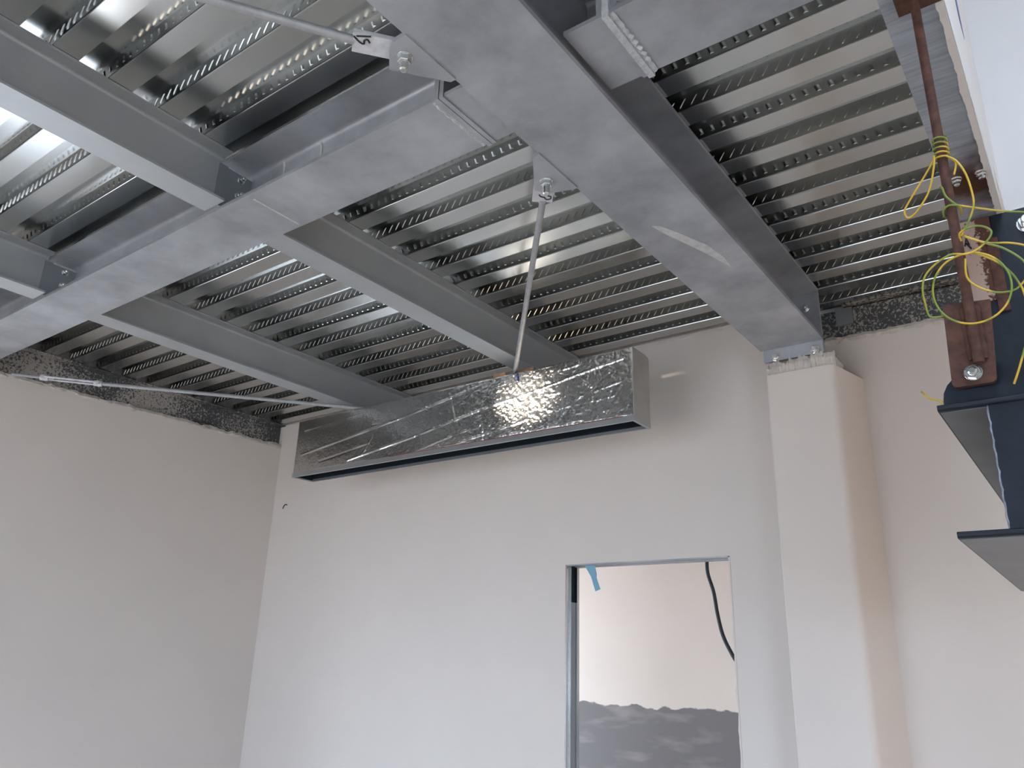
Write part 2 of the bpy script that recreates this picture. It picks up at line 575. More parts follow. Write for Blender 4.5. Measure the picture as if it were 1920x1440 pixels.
def deck_sheet(x0, x1, y1s, pitch, first):
    """one trough sheet: ribs with flat soffits, steep webs and flat tops; embossed webs"""
    t = 0.0012
    prof = []
    for y1 in y1s:
        prof += [(y1 - WEBR, H + DEP), (y1 - .0004, H + .0040), (y1 + .0006, H + .0012), (y1 + .0028, H), (y1 + FL, H), (y1 + FL + WEBR, H + DEP)]
    yl = y1s[0] + pitch * len(y1s) - WEBR
    prof.append((yl, H + DEP))
    # side lap: a turned-down lip over the next sheet's web
    prof += [(yl + .006, H + DEP - .018)]
    mb = MB()
    vs, fs = [], []
    for y, z in prof:
        vs += [(x0, y, z), (x1, y, z)]
    for i in range(len(prof) - 1):
        fs.append((2 * i, 2 * i + 1, 2 * i + 3, 2 * i + 2))
    k = len(vs)
    vs += [(x, y, z + t) for x, y, z in vs]
    for i in range(len(prof) - 1):
        fs.append((k + 2 * i, k + 2 * i + 2, k + 2 * i + 3, k + 2 * i + 1))
    n = len(prof)
    fs += [(0, k, k + 1, 1), (2 * n - 2, 2 * n - 1, k + 2 * n - 1, k + 2 * n - 2)]
    mb.add(vs, fs)
    sh = mb.build('deck_sheet', 'deck_steel', ceiling)
    em = MB()
    for ri, y1 in enumerate(y1s):
        even = (ri + first) % 2 == 0
        for side in (0, 1):
            # web frame: e along x, u up the web, nrm outward to the room
            if side == 0:
                o = Vector((0, y1, H)); u = Vector((0, -WEBR, DEP))
            else:
                o = Vector((0, y1 + FL, H)); u = Vector((0, WEBR, DEP))
            ln = u.length
            u = u / ln
            nrm = Vector((0, -u.z, u.y)) if side == 0 else Vector((0, u.z, -u.y))
            x = x0 + 0.02 + random.random() * 0.02
            up = (side == 0) == even
            hw, sl, hh = (0.0022, 0.011, 0.0030) if up else (0.0075, -0.004, 0.0028)
            a, b = (0.20 * ln, 0.74 * ln) if up else (0.30 * ln, 0.72 * ln)
            while x < x1 - 0.03:
                p0 = o + Vector((x, 0, 0)) + u * a
                p1 = o + Vector((x + 2 * sl, 0, 0)) + u * b
                e = Vector((hw, 0, 0))
                mid = (p1 - p0) * 0.14
                em.add([p0 - e, p0 + e, p1 + e, p1 - e, p0 + mid + nrm * hh, p1 - mid + nrm * hh],
                       [(0, 1, 4), (1, 2, 5, 4), (2, 3, 5), (3, 0, 4, 5)])
                x += 0.038
    em.build('embossing', 'deck_steel', sh, kind='stuff')
    return sh


def deck_field(x0, x1, y0, pitch, ks):
    ys = [y0 + pitch * k for k in ks]
    for i in range(0, len(ys), 4):
        deck_sheet(x0, x1, ys[i:i + 4], pitch, ks[0] + i)


deck_field(XL - .02, -0.985, 0.660, 0.1663, list(range(-5, 18)))
deck_field(-0.981, -0.10, 1.951, 0.165, list(range(-13, 11)))

# ------------------------------------------------------------------ beams
def beam(name, label, group=None, loc=(0, 0, 0)):
    return thing(name, label, 'beam', loc, group)


ZM = 3.004
MX0, MX1 = -1.125, -0.841
mbm = beam('main_beam', 'wide galvanised steel main beam with a pale brush stroke on its bottom flange', None, (-.983, 0, ZM))
MB().prism(isec(-.983, .284, ZM, H - .001, .015, .010, .020), 'y', YN + .02, 3.425).build('i_section', 'galvanised', mbm, smooth=True)
MB().box(MX0 + .012, MX1 - .004, 3.425, 3.443, 2.945, H - .01).build('end_plate', 'galvanised', mbm)
for x in (-1.058, -.881):
    bolt(mbm, (x, 3.425, 2.962), (0, -1, 0), r=.011, head=.014, shank=.012)
for x in (-1.058, -.905):
    for z in (3.08, 3.17):
        bolt(mbm, (x, 3.425, z), (0, -1, 0), r=.010, head=.012, shank=.012)
# brush stroke of zinc paint
st = [(-1.035, 2.137), (-1.012, 2.150), (-0.975, 2.232), (-0.930, 2.36), (-0.915, 2.47), (-0.922, 2.56), (-0.937, 2.50), (-0.958, 2.41), (-0.990, 2.305), (-1.022, 2.20)]
MB().prism(st, 'z', ZM - .0010, ZM + .001).build('brush_stroke', 'paint_stroke', mbm)
# gussets for the bracing
g1 = [(-1.120, 1.029), (-1.163, 1.030), (-1.190, 1.045), (-1.236, 1.091), (-1.137, 1.214), (-1.120, 1.214)]
MB().prism(g1, 'z', ZM - .004, ZM + .010).build('gusset', 'galvanised', mbm)
g2 = [(-1.120, 1.588), (-1.150, 1.600), (-1.239, 1.736), (-1.215, 1.775), (-1.132, 1.800), (-1.120, 1.800)]
MB().prism(g2, 'z', ZM - .004, ZM + .010).build('gusset', 'galvanised', mbm)

ZS = 3.044
SY0, SY1 = 1.283, 1.515


def stub(x0, x1, xp0, xp1):
    MB().prism(isec((SY0 + SY1) / 2, SY1 - SY0, ZS, H - .012, .012, .008, .018), 'x', x0, x1).build('stub', 'galvanised', mbm, smooth=True)
    MB().box(xp0, xp1, SY0 - .004, SY1 + .004, ZS - .004, H - .012).build('stub_end_plate', 'galvanised', mbm)


stub(-1.224, -1.127, -1.2385, -1.224)
stub(-0.839, -0.745, -0.745, -0.731)
for y in (1.325, 1.47):
    bolt(mbm, (-.731, y, 3.10), (1, 0, 0), r=.010, head=.012, shank=.010)

sb = beam('secondary_beam', 'galvanised cross beam carrying the joists, bolted to the main beam stub', None, (-3, 1.4, ZS))
MB().prism(isec((SY0 + SY1) / 2, SY1 - SY0, ZS, H - .002, .013, .008, .018), 'x', XL - .1, -1.256).build('i_section', 'galvanised', sb, smooth=True)
MB().box(-1.256, -1.240, SY0 - .006, SY1 + .006, ZS - .005, H - .01).build('end_plate', 'galvanised', sb)
w = MB()
w.tube([(-1.262, SY0 + .005 + i * .0111, ZS - .001 + .003 * math.sin(i * 2.1)) for i in range(21)], .007, 6)
w.build('weld_bead', 'weld_paint', sb, smooth=True)
# runs of zinc on the web, a short scratch on the flange
RUNS = ([(-2.078, 1.393, 3.2395), (-2.068, 1.393, 3.225), (-2.066, 1.393, 3.195), (-2.064, 1.393, 3.16)], [(-1.879, 1.393, 3.2395), (-1.875, 1.393, 3.215), (-1.872, 1.393, 3.17)])
for run in RUNS:
    MB().tube(run, [.003 + .003 * (i % 2) for i in range(len(run))], 6).build('zinc_run', 'paint_stroke', sb, smooth=True)
MB().box(-2.094, -2.088, 1.31, 1.50, ZS - .0012, ZS + .001).build('scratch', 'paint_stroke', sb)

sb2 = beam('cross_beam', 'galvanised cross beam between main beam and stair void, weld spatter on its end', None, (-.45, 1.4, ZS))
MB().prism(isec((SY0 + SY1) / 2, SY1 - SY0, ZS, H - .002, .013, .008, .018), 'x', -.713, -.19).build('i_section', 'galvanised', sb2, smooth=True)
MB().box(-.7295, -.712, SY0 - .006, SY1 + .006, ZS - .012, H - .01).build('end_plate', 'weld_paint', sb2)
w = MB()
w.tube([(-.707 + .003 * math.sin(i * 3.3), SY0 + .003 + i * .0113, ZS - .002) for i in range(21)], [.006 + .003 * abs(math.sin(i * 1.7)) for i in range(21)], 6)
w.build('weld_bead', 'weld_paint', sb2, smooth=True)

# joists: flange 115 wide, 200 deep
ZJ = 3.056
JN = ('steel joist bolted to the bolted-plate side of the cross beam, ', 'steel joist from the cross beam to the back wall, ')


def joist(xr, y0, y1, end_y, label, wj=.114):
    c = xr - wj / 2
    o = beam('joist', label, 'joists framed into the cross beam', (c, (y0 + y1) / 2, ZJ))
    MB().prism(isec(c, wj, ZJ, H - .001, .0085, .006, .012), 'y', y0, y1).build('i_section', 'galvanised_joist', o, smooth=True)
    # fin plate on the cross beam web, with two bolts
    s = 1 if end_y > (y0 + y1) / 2 else -1
    ya, yb = sorted((end_y, end_y - s * .135))
    fx = c - .001
    MB().box(fx, fx + .006, ya, yb, ZJ + .012, H - .03).build('fin_plate', 'galvanised_dark', o)
    w = MB().tube([(fx + .004, end_y, H - .031), (fx + .004, end_y - s * .10, H - .030)], .005, 6)
    w.build('weld_bead', 'weld_paint', o, smooth=True)
    for z in (H - .055, H - .12):
        bolt(o, (fx + .006, end_y - s * .045, z), (1, 0, 0), r=.008, head=.009, shank=.014)
    return o


YW0, YW1 = (SY0 + SY1) / 2 - .004, (SY0 + SY1) / 2 + .004
joist(-2.203, YN + .02, SY0 - .012, YW0, JN[0] + 'closer to the main beam')
joist(-2.217, SY1 + .012, YB - .01, YW1, JN[1] + 'closer to the main beam')
joist(-3.500, YN + .02, SY0 - .012, YW0, JN[0] + 'closer to the left wall')
joist(-3.520, SY1 + .012, YB - .01, YW1, JN[1] + 'closer to the left wall')
# scuffed paint on the flange of the far left joist
wallb = beam('wall_beam', 'dark steel edge beam along the left wall, splashed with plaster', None, (XL - .06, 0, 3.03))
MB().box(XL - .07, XL - .035, YN, YB + .1, 3.03, H - .002).add([], []).build('web', 'splashed_beam', wallb)
MB().box(XL - .07, XL + .02, YN, YB + .1, H - .010, H - .0015).build('top_flange', 'splashed_beam', wallb)

rb = beam('header_beam', 'dark steel edge beam on the back wall, splashed with plaster, right of the main beam', None, (-.3, YR + .05, 3.08))
MB().box(-1.02, .6, YR + .012, YR + .06, 3.06, H - .012).build('web', 'splashed_beam', rb)
MB().box(-.80, .6, YR - .03, YR + .06, H - .005, H - .001).build('top_flange', 'splashed_beam', rb)
MB().box(-.836, -.76, YR - .004, YR + .012, 3.16, H - .012).build('cleat', 'galvanised_dark', rb)

eb = beam('void_edge_beam', 'galvanised edge beam beside the stair void with a rust stain at its far end', None, (-.14, 1, 3.05))
MB().box(-.196, VX, YN, 2.79, 3.05, 3.062).build('bottom_flange', 'edge_zinc', eb)
MB().box(-.145, -.136, YN, 2.79, 3.062, H + .06).build('web', 'edge_zinc', eb)
MB().box(-.196, VX, YN, 2.79, H + .06, H + .072).build('top_flange', 'edge_zinc', eb)
bolt(eb, (-.098, 2.47, 3.05), (0, 0, -1), r=.009, head=.01, shank=.012)
bolt(eb, (-.165, 2.47, 3.05), (0, 0, -1), r=.009, head=.01, shank=.012)

# ------------------------------------------------------------------ stair void: slab edge, upper wall and upper ceiling
ve = MB()
ve.box(VX, VX + .012, YN, 2.80, 3.06, 5.20)
ve.box(VX, VX + .012, 2.80, 3.20, 3.262, 5.20)
vw = struct(ve.build('wall_void', 'void_plaster'))
lp = MB()
for seg in range(1):
    n = 150
    vs, fs = [], []
    for i in range(n + 1):
        y = 0.6 + (2.80 - .6) * i / n
        wv = .004 + .006 * mn.noise(Vector((y * 11, 3, 0))) + .005 * mn.noise(Vector((y * 41, 1, 4)))
        vs += [(VX + .012, y, 3.075), (VX + .012, y, 3.045), (VX - wv, y, 3.046 + .004 * mn.noise(Vector((y * 30, 0, 0)))), (VX - wv * .8, y, 3.052)]
    for i in range(n):
        for j in range(4):
            k = (j + 1) % 4
            fs.append((i * 4 + j, i * 4 + k, (i + 1) * 4 + k, (i + 1) * 4 + j))
    lp.add(vs, fs)
lp.build('plaster_lip', 'plaster', vw)
SKY = (0.15, 1.30, -1.8, 0.95)     # skylight over the stair
cv = MB()
cv.box(VX - .1, SKY[0], YN - .25, 3.4, 5.20, 5.35)
cv.box(SKY[1], RX + .2, YN - .25, 3.4, 5.20, 5.35)
cv.box(SKY[0], SKY[1], YN - .25, SKY[2], 5.20, 5.35)
cv.box(SKY[0], SKY[1], SKY[3], 3.4, 5.20, 5.35)
struct(cv.build('ceiling_void', 'void_plaster'))
portal('window_portal', ((SKY[0] + SKY[1]) / 2, (SKY[2] + SKY[3]) / 2, 5.34), (0, 0, 0), SKY[1] - SKY[0], SKY[3] - SKY[2])
struct(MB().box(VX, RX, 3.20, 3.34, 3.262, 5.20).build('wall_void_far', 'void_plaster'))
MB().box(VX + .012, VX + .0128, 2.40, 2.52, 3.58, 3.76).build('ink_mark', 'ink_blue', vw)

# ------------------------------------------------------------------ bracing rods
def rod(name, label, p0, p1, r=.011):
    return thing(name, label, 'tie rod', p0, 'bracing rods'), MB().tube([p0, p1], r, 12)


def tab_box(name, a, b, wid, th, parent, material='tag_zinc'):
    a, b = Vector(a), Vector(b)
    d = (b - a).normalized()
    s = Vector((0, 0, 1)).cross(d).normalized() * wid / 2
    z = Vector((0, 0, th / 2))
    return MB().add([a - s - z, a + s - z, b + s - z, b - s - z, a - s + z, a + s + z, b + s + z, b - s + z],
                    [(3, 2, 1, 0), (4, 5, 6, 7), (0, 1, 5, 4), (1, 2, 6, 5), (2, 3, 7, 6), (3, 0, 4, 7)]).build(name, material, parent)


# rod numbered 51, running back over the camera's left
t, mb = rod('tie_rod', 'grey bracing rod with a tab marked 51, above the cross beam end', (-1.257, .988, 3.026), (-2.965, -1.61, 3.026), .0115)
mb.build('rod', 'rod_zinc', t, smooth=True)
tb = tab_box('end_tab', (-1.258, .985, 3.0245), (-1.175, 1.089, 3.0245), .066, .012, t)
ink = MB()
zi = 3.0180
KT = 1.0129
ink.tube([(x * KT, y * KT, zi) for x, y in ((-1.2192, .9647), (-1.1919, .9857))], .0026, 5)
ink.tube([(x * KT, y * KT, zi) for x, y in ((-1.2249, .9608), (-1.228, .9823), (-1.2239, .9927), (-1.2149, .9857), (-1.2068, .9874), (-1.21, .9985))], .0026, 5, smooth=3)
ink.build('marker_number', 'marker_ink', tb)
bolt(t, (-1.172, 1.080, 3.000), (0, 0, -1), r=.011, head=.016, shank=.024)

# rod marked 52 going behind the duct
t, mb = rod('tie_rod', 'grey bracing rod with a tab marked 52, hanging down to the foil duct', (-1.268, 1.826, 3.0215), (-2.715, 3.590, 3.006), .0115)
mb.build('rod', 'rod_zinc', t, smooth=True)
tb = tab_box('end_tab', (-1.273, 1.829, 3.0245), (-1.196, 1.733, 3.0245), .066, .012, t)
ink = MB()
zi = 3.0180
KT = 1.0172
ink.tube([(x * KT - .006, y * KT + .008, zi) for x, y in ((-1.2287, 1.7489), (-1.2306, 1.7607), (-1.2225, 1.7717))], .0024, 5, smooth=3)
ink.tube([(x * KT - .006, y * KT + .008, zi) for x, y in ((-1.211, 1.7683), (-1.2042, 1.7784), (-1.214, 1.7885), (-1.225, 1.7845), (-1.2244, 1.7726))], .0024, 5, smooth=3)
ink.build('marker_number', 'marker_ink', tb)
bolt(t, (-1.178, 1.714, 3.000), (0, 0, -1), r=.011, head=.016, shank=.030)

# rod with a turnbuckle beside the left wall
t, mb = rod('tie_rod', 'grey bracing rod with a turnbuckle beside the left wall beam', (-4.365, 1.96, 3.008), (-2.96, 3.595, 3.008), .0105)
mb.build('rod', 'rod_zinc', t, smooth=True)
a, b = Vector((-4.53, 1.745, 3.008)), Vector((-4.365, 1.96, 3.008))
dd = (b - a).normalized()
sd = Vector((0, 0, 1)).cross(dd)
tbk = MB()
for s in (-1, 1):
    tbk.tube([a + sd * .024 * s, b + sd * .024 * s], .006, 8)
for e in (a, b):
    tbk.tube([e - sd * .028, e + sd * .028], .011, 8)
    tbk.tube([e - dd * .02, e + dd * .02], .016, 10)
tbk.build('turnbuckle', 'tag_zinc', t, smooth=True)
MB().tube([a - dd * .16, a + dd * .05], .0085, 10).build('threaded_end', 'rod_zinc', t, smooth=True)

# ------------------------------------------------------------------ foil duct
KD = 0.889
DXa, DXb, DYa, DYb, DZa, DZb = -3.925, -1.584, 3.021, 3.178, 2.662, 2.990
duct = thing('linear_duct', 'rectangular air duct wrapped in crinkled foil with a black slot beneath', 'duct', (-2.75, 3.1, DZa - .026))
FOLDS = [[(-4.344, 3.081), (-3.778, 3.114)], [(-4.36, 2.917), (-3.443, 3.032), (-2.737, 3.141)],
         [(-3.878, 2.819), (-3.285, 2.899), (-2.791, 2.981), (-2.36, 3.033), (-1.95, 3.10)], [(-3.276, 2.804), (-2.849, 2.881)],
         [(-4.151, 2.846), (-3.692, 2.901)], [(-2.194, 3.064), (-1.83, 3.111)], [(-2.009, 2.958), (-1.82, 2.993)],
         [(-2.022, 2.983), (-2.113, 3.06)], [(-2.022, 2.983), (-2.009, 2.899)], [(-1.953, 2.844), (-1.908, 2.951)],
         [(-3.07, 2.79), (-2.427, 2.873)], [(-2.77, 3.16), (-2.751, 2.80)], [(-2.683, 3.157), (-2.685, 3.04)],
         [(-2.325, 3.089), (-2.317, 2.831)], [(-2.439, 3.022), (-2.429, 2.922)], [(-3.742, 2.837), (-3.66, 2.953)],
         [(-2.022, 2.983), (-1.894, 3.053)], [(-2.414, 2.895), (-1.896, 2.914)], [(-3.67, 3.039), (-3.507, 3.028)],
         [(-2.629, 2.805), (-2.074, 2.817)], [(-2.60, 3.10), (-2.52, 2.99)], [(-2.21, 3.12), (-2.10, 3.13)],
         [(-3.25, 3.12), (-3.20, 3.06)], [(-3.02, 3.12), (-2.97, 2.96)]]
SEG = []
for fi, f in enumerate(FOLDS):
    for i in range(len(f) - 1):
        SEG.append((f[i][0] * KD, 1.6 + (f[i][1] - 1.6) * KD, f[i + 1][0] * KD, 1.6 + (f[i + 1][1] - 1.6) * KD, (0.0040 if fi in (1, 2) else 0.0026) * (1 if fi % 4 else -1)))


def crease(x, z):
    h = 0.0
    for ax, az, bx, bz, amp in SEG:
        dx, dz = bx - ax, bz - az
        t = ((x - ax) * dx + (z - az) * dz) / (dx * dx + dz * dz)
        t = 0 if t < 0 else 1 if t > 1 else t
        d = math.hypot(x - ax - t * dx, z - az - t * dz)
        if d < .0085:
            h += amp * (1 - d / .0085) * (.35 + 1.2 * abs(mn.noise(Vector((x * 7, z * 7, amp * 900)))))
    # fine crumple, stronger in the middle third where the foil has been handled
    k = math.exp(-((x + 2.18) / .55) ** 2)
    p = Vector((x * 16, z * 16, 1.7))
    h += (.0008 + .0022 * k) * abs(mn.noise(p)) + (.0003 + .0016 * k) * abs(mn.noise(p * 2.7)) * 2 + (.0002 + .0007 * k) * abs(mn.noise(p * 6.1)) * 2
    h += .0035 * mn.noise(Vector((x * 2.2, z * 5, 4)))
    return h


NX, NZ = 820, 110
vs, fs = [], []
for j in range(NZ + 1):
    z = DZa + (DZb - DZa) * j / NZ
    for i in range(NX + 1):
        x = DXa + (DXb - DXa) * i / NX
        edge = min(i, NX - i, j, NZ - j)
        vs.append((x, DYa - crease(x, z) * min(1, edge / 2), z + (0.004 * mn.noise(Vector((x * 14, 3, 3))) if j == NZ else 0)))
for j in range(NZ):
    for i in range(NX):
        q = j * (NX + 1) + i
        fs.append((q, q + 1, q + NX + 2, q + NX + 1))
fo = MB().add(vs, fs)
# top and back of the wrap
fo.box(DXa, DXb, DYa + .001, DYb, DZb - .006, DZb - .001)
fo.box(DXa, DXb, DYb - .004, DYb, DZa, DZb - .006)
fo.build('foil_wrap', 'foil', duct, smooth='all')
ec = MB()
ec.prism([(DYa, DZa - .001), (DYb, DZa - .001), (DYb, DZb - .012), (DYb - .03, DZb), (DYa, DZb)], 'x', DXb, DXb + .004)
ec.build('end_cap', 'foil_tape', duct)
MB().prism([(DYa, DZa - .001), (DYb, DZa - .001), (DYb, DZb), (DYa, DZb)], 'x', DXa - .004, DXa).build('end_cap', 'foil_tape', duct)
fr = MB()
fr.box(DXa - .008, DXb + .006, DYa - .004, DYa + .010, DZa - .026, DZa)
fr.box(DXa - .008, DXb + .006, DYb - .012, DYb, DZa - .026, DZa)
fr.box(DXa - .008, DXa + .010, DYa + .010, DYb - .012, DZa - .026, DZa)
fr.box(DXb - .008, DXb + .006, DYa + .010, DYb - .012, DZa - .026, DZa)
fr.build('slot_frame', 'duct_frame', duct)
bl = MB()
bl.box(DXa + .010, DXb - .008, DYa + .010, DYa + .014, DZa - .022, DZb - .10)
bl.box(DXa + .010, DXb - .008, DYb - .016, DYb - .012, DZa - .010, DZb - .10)
bl.box(DXa + .010, DXa + .014, DYa + .014, DYb - .016, DZa - .02, DZb - .10)
bl.box(DXb - .012, DXb - .008, DYa + .014, DYb - .016, DZa - .02, DZb - .10)
bl.box(DXa + .010, DXb - .008, DYa + .010, DYb - .012, DZb - .11, DZb - .10)
bl.build('black_lining', 'duct_black', duct)
MB().box(-3.1, DXb - .05, DYa - .0045, DYa + .002, DZa - .002, DZa + .002).build('red_trim', 'red_edge', duct)
tg = MB().tube([(-2.232, DYa - .006, 2.986), (-2.236, DYa - .009, 2.968), (-2.228, DYa - .009, 2.955), (-2.232, DYa - .008, 2.945)], .004, 6)
tg.build('blue_thread', 'ink_blue', duct)
tag(MB().box(-2.400, -2.325, 3.035, 3.085, DZb - .0005, DZb + .026).build('wood_offcut', 'wood'),
    'pale orange wood offcut on the foil duct, left of the bracing rod', 'wood block')
tag(MB().box(-2.252, -2.150, 3.040, 3.085, DZb - .0005, DZb + .020).build('wood_offcut', 'wood_dark'),
    'dark brown wood offcut on the foil duct, right of the bracing rod', 'wood block')

# ------------------------------------------------------------------ doorway lining of thin steel studs
dj = struct(thing('door_1', 'bare doorway lined with thin steel studs', 'doorway', (-1.85, 3.66, 0)))
del dj['category']
j = MB()
j.box(DX0 - .004, DX0 + .004, YB - .003, YB + .030, 0, DZ)
j.box(DX0 - .004, DX0 + .004, YB + .088, YB + .123, 0, DZ)
j.box(DX0 - .003, DX0 + .012, YB + .026, YB + .030, 0, DZ)
j.box(DX0 - .003, DX0 + .012, YB + .088, YB + .092, 0, DZ)
j.build('stud_flange', 'deck_steel', dj)
MB().box(DX0 - .002, DX0 + .003, YB + .030, YB + .088, 0, 1.912).build('stud_web', 'galvanised_dark', dj)
MB().box(DX0 - .002, DX0 + .002, YB + .030, YB + .088, 1.912, DZ).build('pocket_shade', 'duct_black', dj)  # flat black sheet painting the shade of the deeper recess
h = MB()
h.box(DX0, DX1, YB - .002, YB + .034, DZ - .005, DZ + .001)
h.box(DX0, DX1, YB + .086, YB + .122, DZ - .005, DZ + .001)
h.box(DX0, DX1, YB + .034, YB + .086, DZ - .0015, DZ + .001)
h.build('head_track', 'galvanised', dj)
for z in (1.88, 1.17):
    bolt_mb(MB(), (DX0 + .004, YB + .10, z), (1, 0, 0), r=.003, head=.003, shank=.001, washer=False).build('screw', 'duct_black', dj)
lp = MB()
vs, fs = [], []
n = 90
for i in range(n + 1):
    z = DZ * i / n
    wv = .006 + .006 * mn.noise(Vector((z * 13, 3, 9))) + .004 * mn.noise(Vector((z * 47, 1, 4)))
    vs += [(DX1 + .002, YB - .002, z), (DX1 - wv, YB - .002, z), (DX1 - wv * .7, YB + .10, z), (DX1 + .002, YB + .10, z)]
for i in range(n):
    for q in range(4):
        k = (q + 1) % 4
        fs.append((i * 4 + q, i * 4 + k, (i + 1) * 4 + k, (i + 1) * 4 + q))
lp.add(vs, fs).build('plaster_edge', 'plaster', dj)

# blue tape and black cable in the doorway
tp = MB()
pts = [(-2.208, 2.098), (-2.150, 2.093), (-2.140, 2.05), (-2.135, 2.03), (-2.107, 1.971), (-2.135, 1.960), (-2.165, 2.035)]
vs = [(x, 3.622 + .012 * math.sin(i), z) for i, (x, z) in enumerate(pts)]
vs += [(x, y + .0012, z) for x, y, z in vs]
n = len(pts)
tp.add(vs, [tuple(range(n)), tuple(range(2 * n - 1, n - 1, -1))] + [(i, n + i, n + (i + 1) % n, (i + 1) % n) for i in range(n)])
tag(tp.build('tape_strip', 'tape_blue'), 'torn strip of blue tape hanging from the doorway head', 'tape')
cb = MB().tube([(-1.625, 3.85, 2.60), (-1.624, 3.85, 2.2), (-1.6239, 3.85, 2.1346), (-1.6227, 3.85, 2.0553), (-1.597, 3.85, 1.9635), (-1.5837, 3.85, 1.8612),
                (-1.5626, 3.85, 1.7612), (-1.5273, 3.85, 1.6831), (-1.4913, 3.85, 1.6283), (-1.42, 3.85, 1.56), (-1.30, 3.86, 1.50), (-1.255, 3.86, 1.49)], .0095, 10, smooth=5)
tag(cb.build('power_cable', 'wire_black', smooth='all'), 'thick black cable hanging in the doorway', 'cable')
hk = MB().tube([(-4.705, 3.602, 2.635), (-4.705, 3.585, 2.635), (-4.705, 3.575, 2.625), (-4.712, 3.574, 2.612), (-4.72, 3.578, 2.606)], .004, 6, smooth=4)
tag(hk.build('wall_hook', 'wire_black', smooth='all'), 'tiny dark hook on the back wall near the left corner', 'hook')

# ------------------------------------------------------------------ hung stair beam, post, hanger
BX, BW, BY0, BY1 = -.120, .180, 1.646, 2.745
BZ0, BZ1 = 1.838, 2.094
bm = thing('stair_beam', 'dark navy painted steel beam hung from a rusty rod', 'beam', (BX, 2.1, BZ0))
tf = .013


def rounded_plate(x0, x1, y0, y1, z0, z1, r, mb):
    """plate with a soft near edge"""
    q = (z1 - z0) / 2 * .98
    prof = [(y1, z0), (y1, z1)] + [(y0 + q - q * math.sin(a), (z0 + z1) / 2 + q * math.cos(a)) for a in [i * PI / 8 for i in range(9)]]
    return mb.prism(prof, 'x', x0, x1)


rounded_plate(BX - BW / 2, BX + BW / 2, BY0, BY1, BZ1 - tf, BZ1, .006, MB()).build('top_flange', 'navy_paint', bm, smooth=True)
rounded_plate(BX - BW / 2, BX + BW / 2, BY0, BY1, BZ0, BZ0 + tf, .006, MB()).build('bottom_flange', 'navy_paint', bm, smooth=True)
MB().box(BX - BW / 2 + .003, BX - .0065, BY0 + .014, BY1 - .001, BZ1 - tf - .0012, BZ1 - tf + .001).build('lit_soffit_sheet', 'navy_lit', bm)  # thin pale sheet: light on the flange underside put into colour
MB().box(BX - BW / 2 + .003, BX + BW / 2 - .003, BY0 + .014, BY1 - .001, BZ0 - .0012, BZ0 + .001).build('lit_soffit_sheet', 'navy_lit', bm)
MB().box(BX - .006, BX + .006, BY0 + .010, BY1 - .001, BZ0 + tf, BZ1 - tf).build('web', 'navy_paint', bm)
MB().box(BX - .006, BX + BW / 2 - .004, BY0 + .006, BY0 + .016, BZ0 + tf, BZ1 - tf).build('stiffener', 'navy_paint', bm)
wd = MB()
wd.tube([(BX - .007 + .0012 * math.sin(i * 2.3), BY0 + .008, BZ0 + tf + i * .0115) for i in range(21)], [.0016 + .0012 * abs(math.sin(i * 1.9)) for i in range(21)], 6)
wd.build('weld_bead', 'navy_scuff', bm, smooth=True)
# lug on top of the beam
lug = [(-.200, BZ1), (-.040, BZ1)] + [(-.120 + .080 * math.cos(a), BZ1 + .012 + .062 * math.sin(a)) for a in [i * PI / 12 for i in range(13)]]
MB().prism(lug, 'y', BY0 + .024, BY0 + .038).build('lug', 'navy_paint', bm, smooth=True)

post = thing('hanging_post', 'wide dark navy steel post with rusty flaking paint on its left edge', 'post', (.05, 2.8, 2.0))
MB().box(-.112, .40, 2.756, 2.775, BZ0 + .02, 3.045).box(-.150, -.112, 2.758, 2.775, BZ0 + .02, 2.16).box(-.200, -.112, 2.758, 2.775, 2.16, 2.745).build('plate', 'navy_paint', post)
MB().box(-.208, -.112, 2.752, 2.775, 2.745, 3.045).build('flange', 'pink_flakes', post)
MB().box(-.132, -.100, 2.748, 2.7555, 2.70, 2.96).build('rust_strip', 'rust', post)
mk = MB().tube([(-.193, 2.7505, 2.955), (-.186, 2.7505, 2.985), (-.180, 2.7505, 2.955), (-.188, 2.7505, 2.965), (-.176, 2.7505, 2.94)], .003, 5)
mk.build('marker_number', 'marker_ink', post)
cl = bolt_mb(MB(), (-.012, 2.756, 2.985), (0, -1, 0), r=.016, head=.018, shank=.02)
cl.build('bolt', 'zinc_bolt', post)

hg = thing('hanger_rod', 'rusty vertical hanger rod with a bolted rusty plate at its foot', 'hanger', (-.1265, 1.636, 2.12))
HXr, HYr = -.1265, 1.634
MB().tube([(HXr, HYr, 2.16), (HXr, HYr, 3.05)], .0098, 14).build('rod', 'rust', hg, smooth=True)
pl = [(-.172, 2.295), (-.0905, 2.288)]
pl += [(-.1035 - .010 + .010 * math.cos(a), 2.122 + .010 - .010 * math.sin(a)) for a in (0, PI / 6, PI / 3, PI / 2)]
pl += [(-.178 + .010 - .010 * math.sin(a), 2.122 + .010 - .010 * math.cos(a)) for a in (0, PI / 6, PI / 3, PI / 2)]
MB().prism(pl, 'y', 1.645, 1.657).build('foot_plate', 'rust', hg)
for s in (-1, 1):
    w = MB().tube([(HXr + s * .011, 1.643, 2.17 + i * .012) for i in range(10)], [.005 + .002 * abs(math.sin(i * 2.2)) for i in range(10)], 7)
    w.build('weld_bead', 'rust', hg, smooth=True)
bolt(hg, (-.1396, 1.645, 2.146), (0, -1, 0), r=.0085, head=.009, shank=.006)
MB().box(-.165, -.075, 1.60, 1.67, 3.037, 3.0495).build('head_bracket', 'rust', hg)

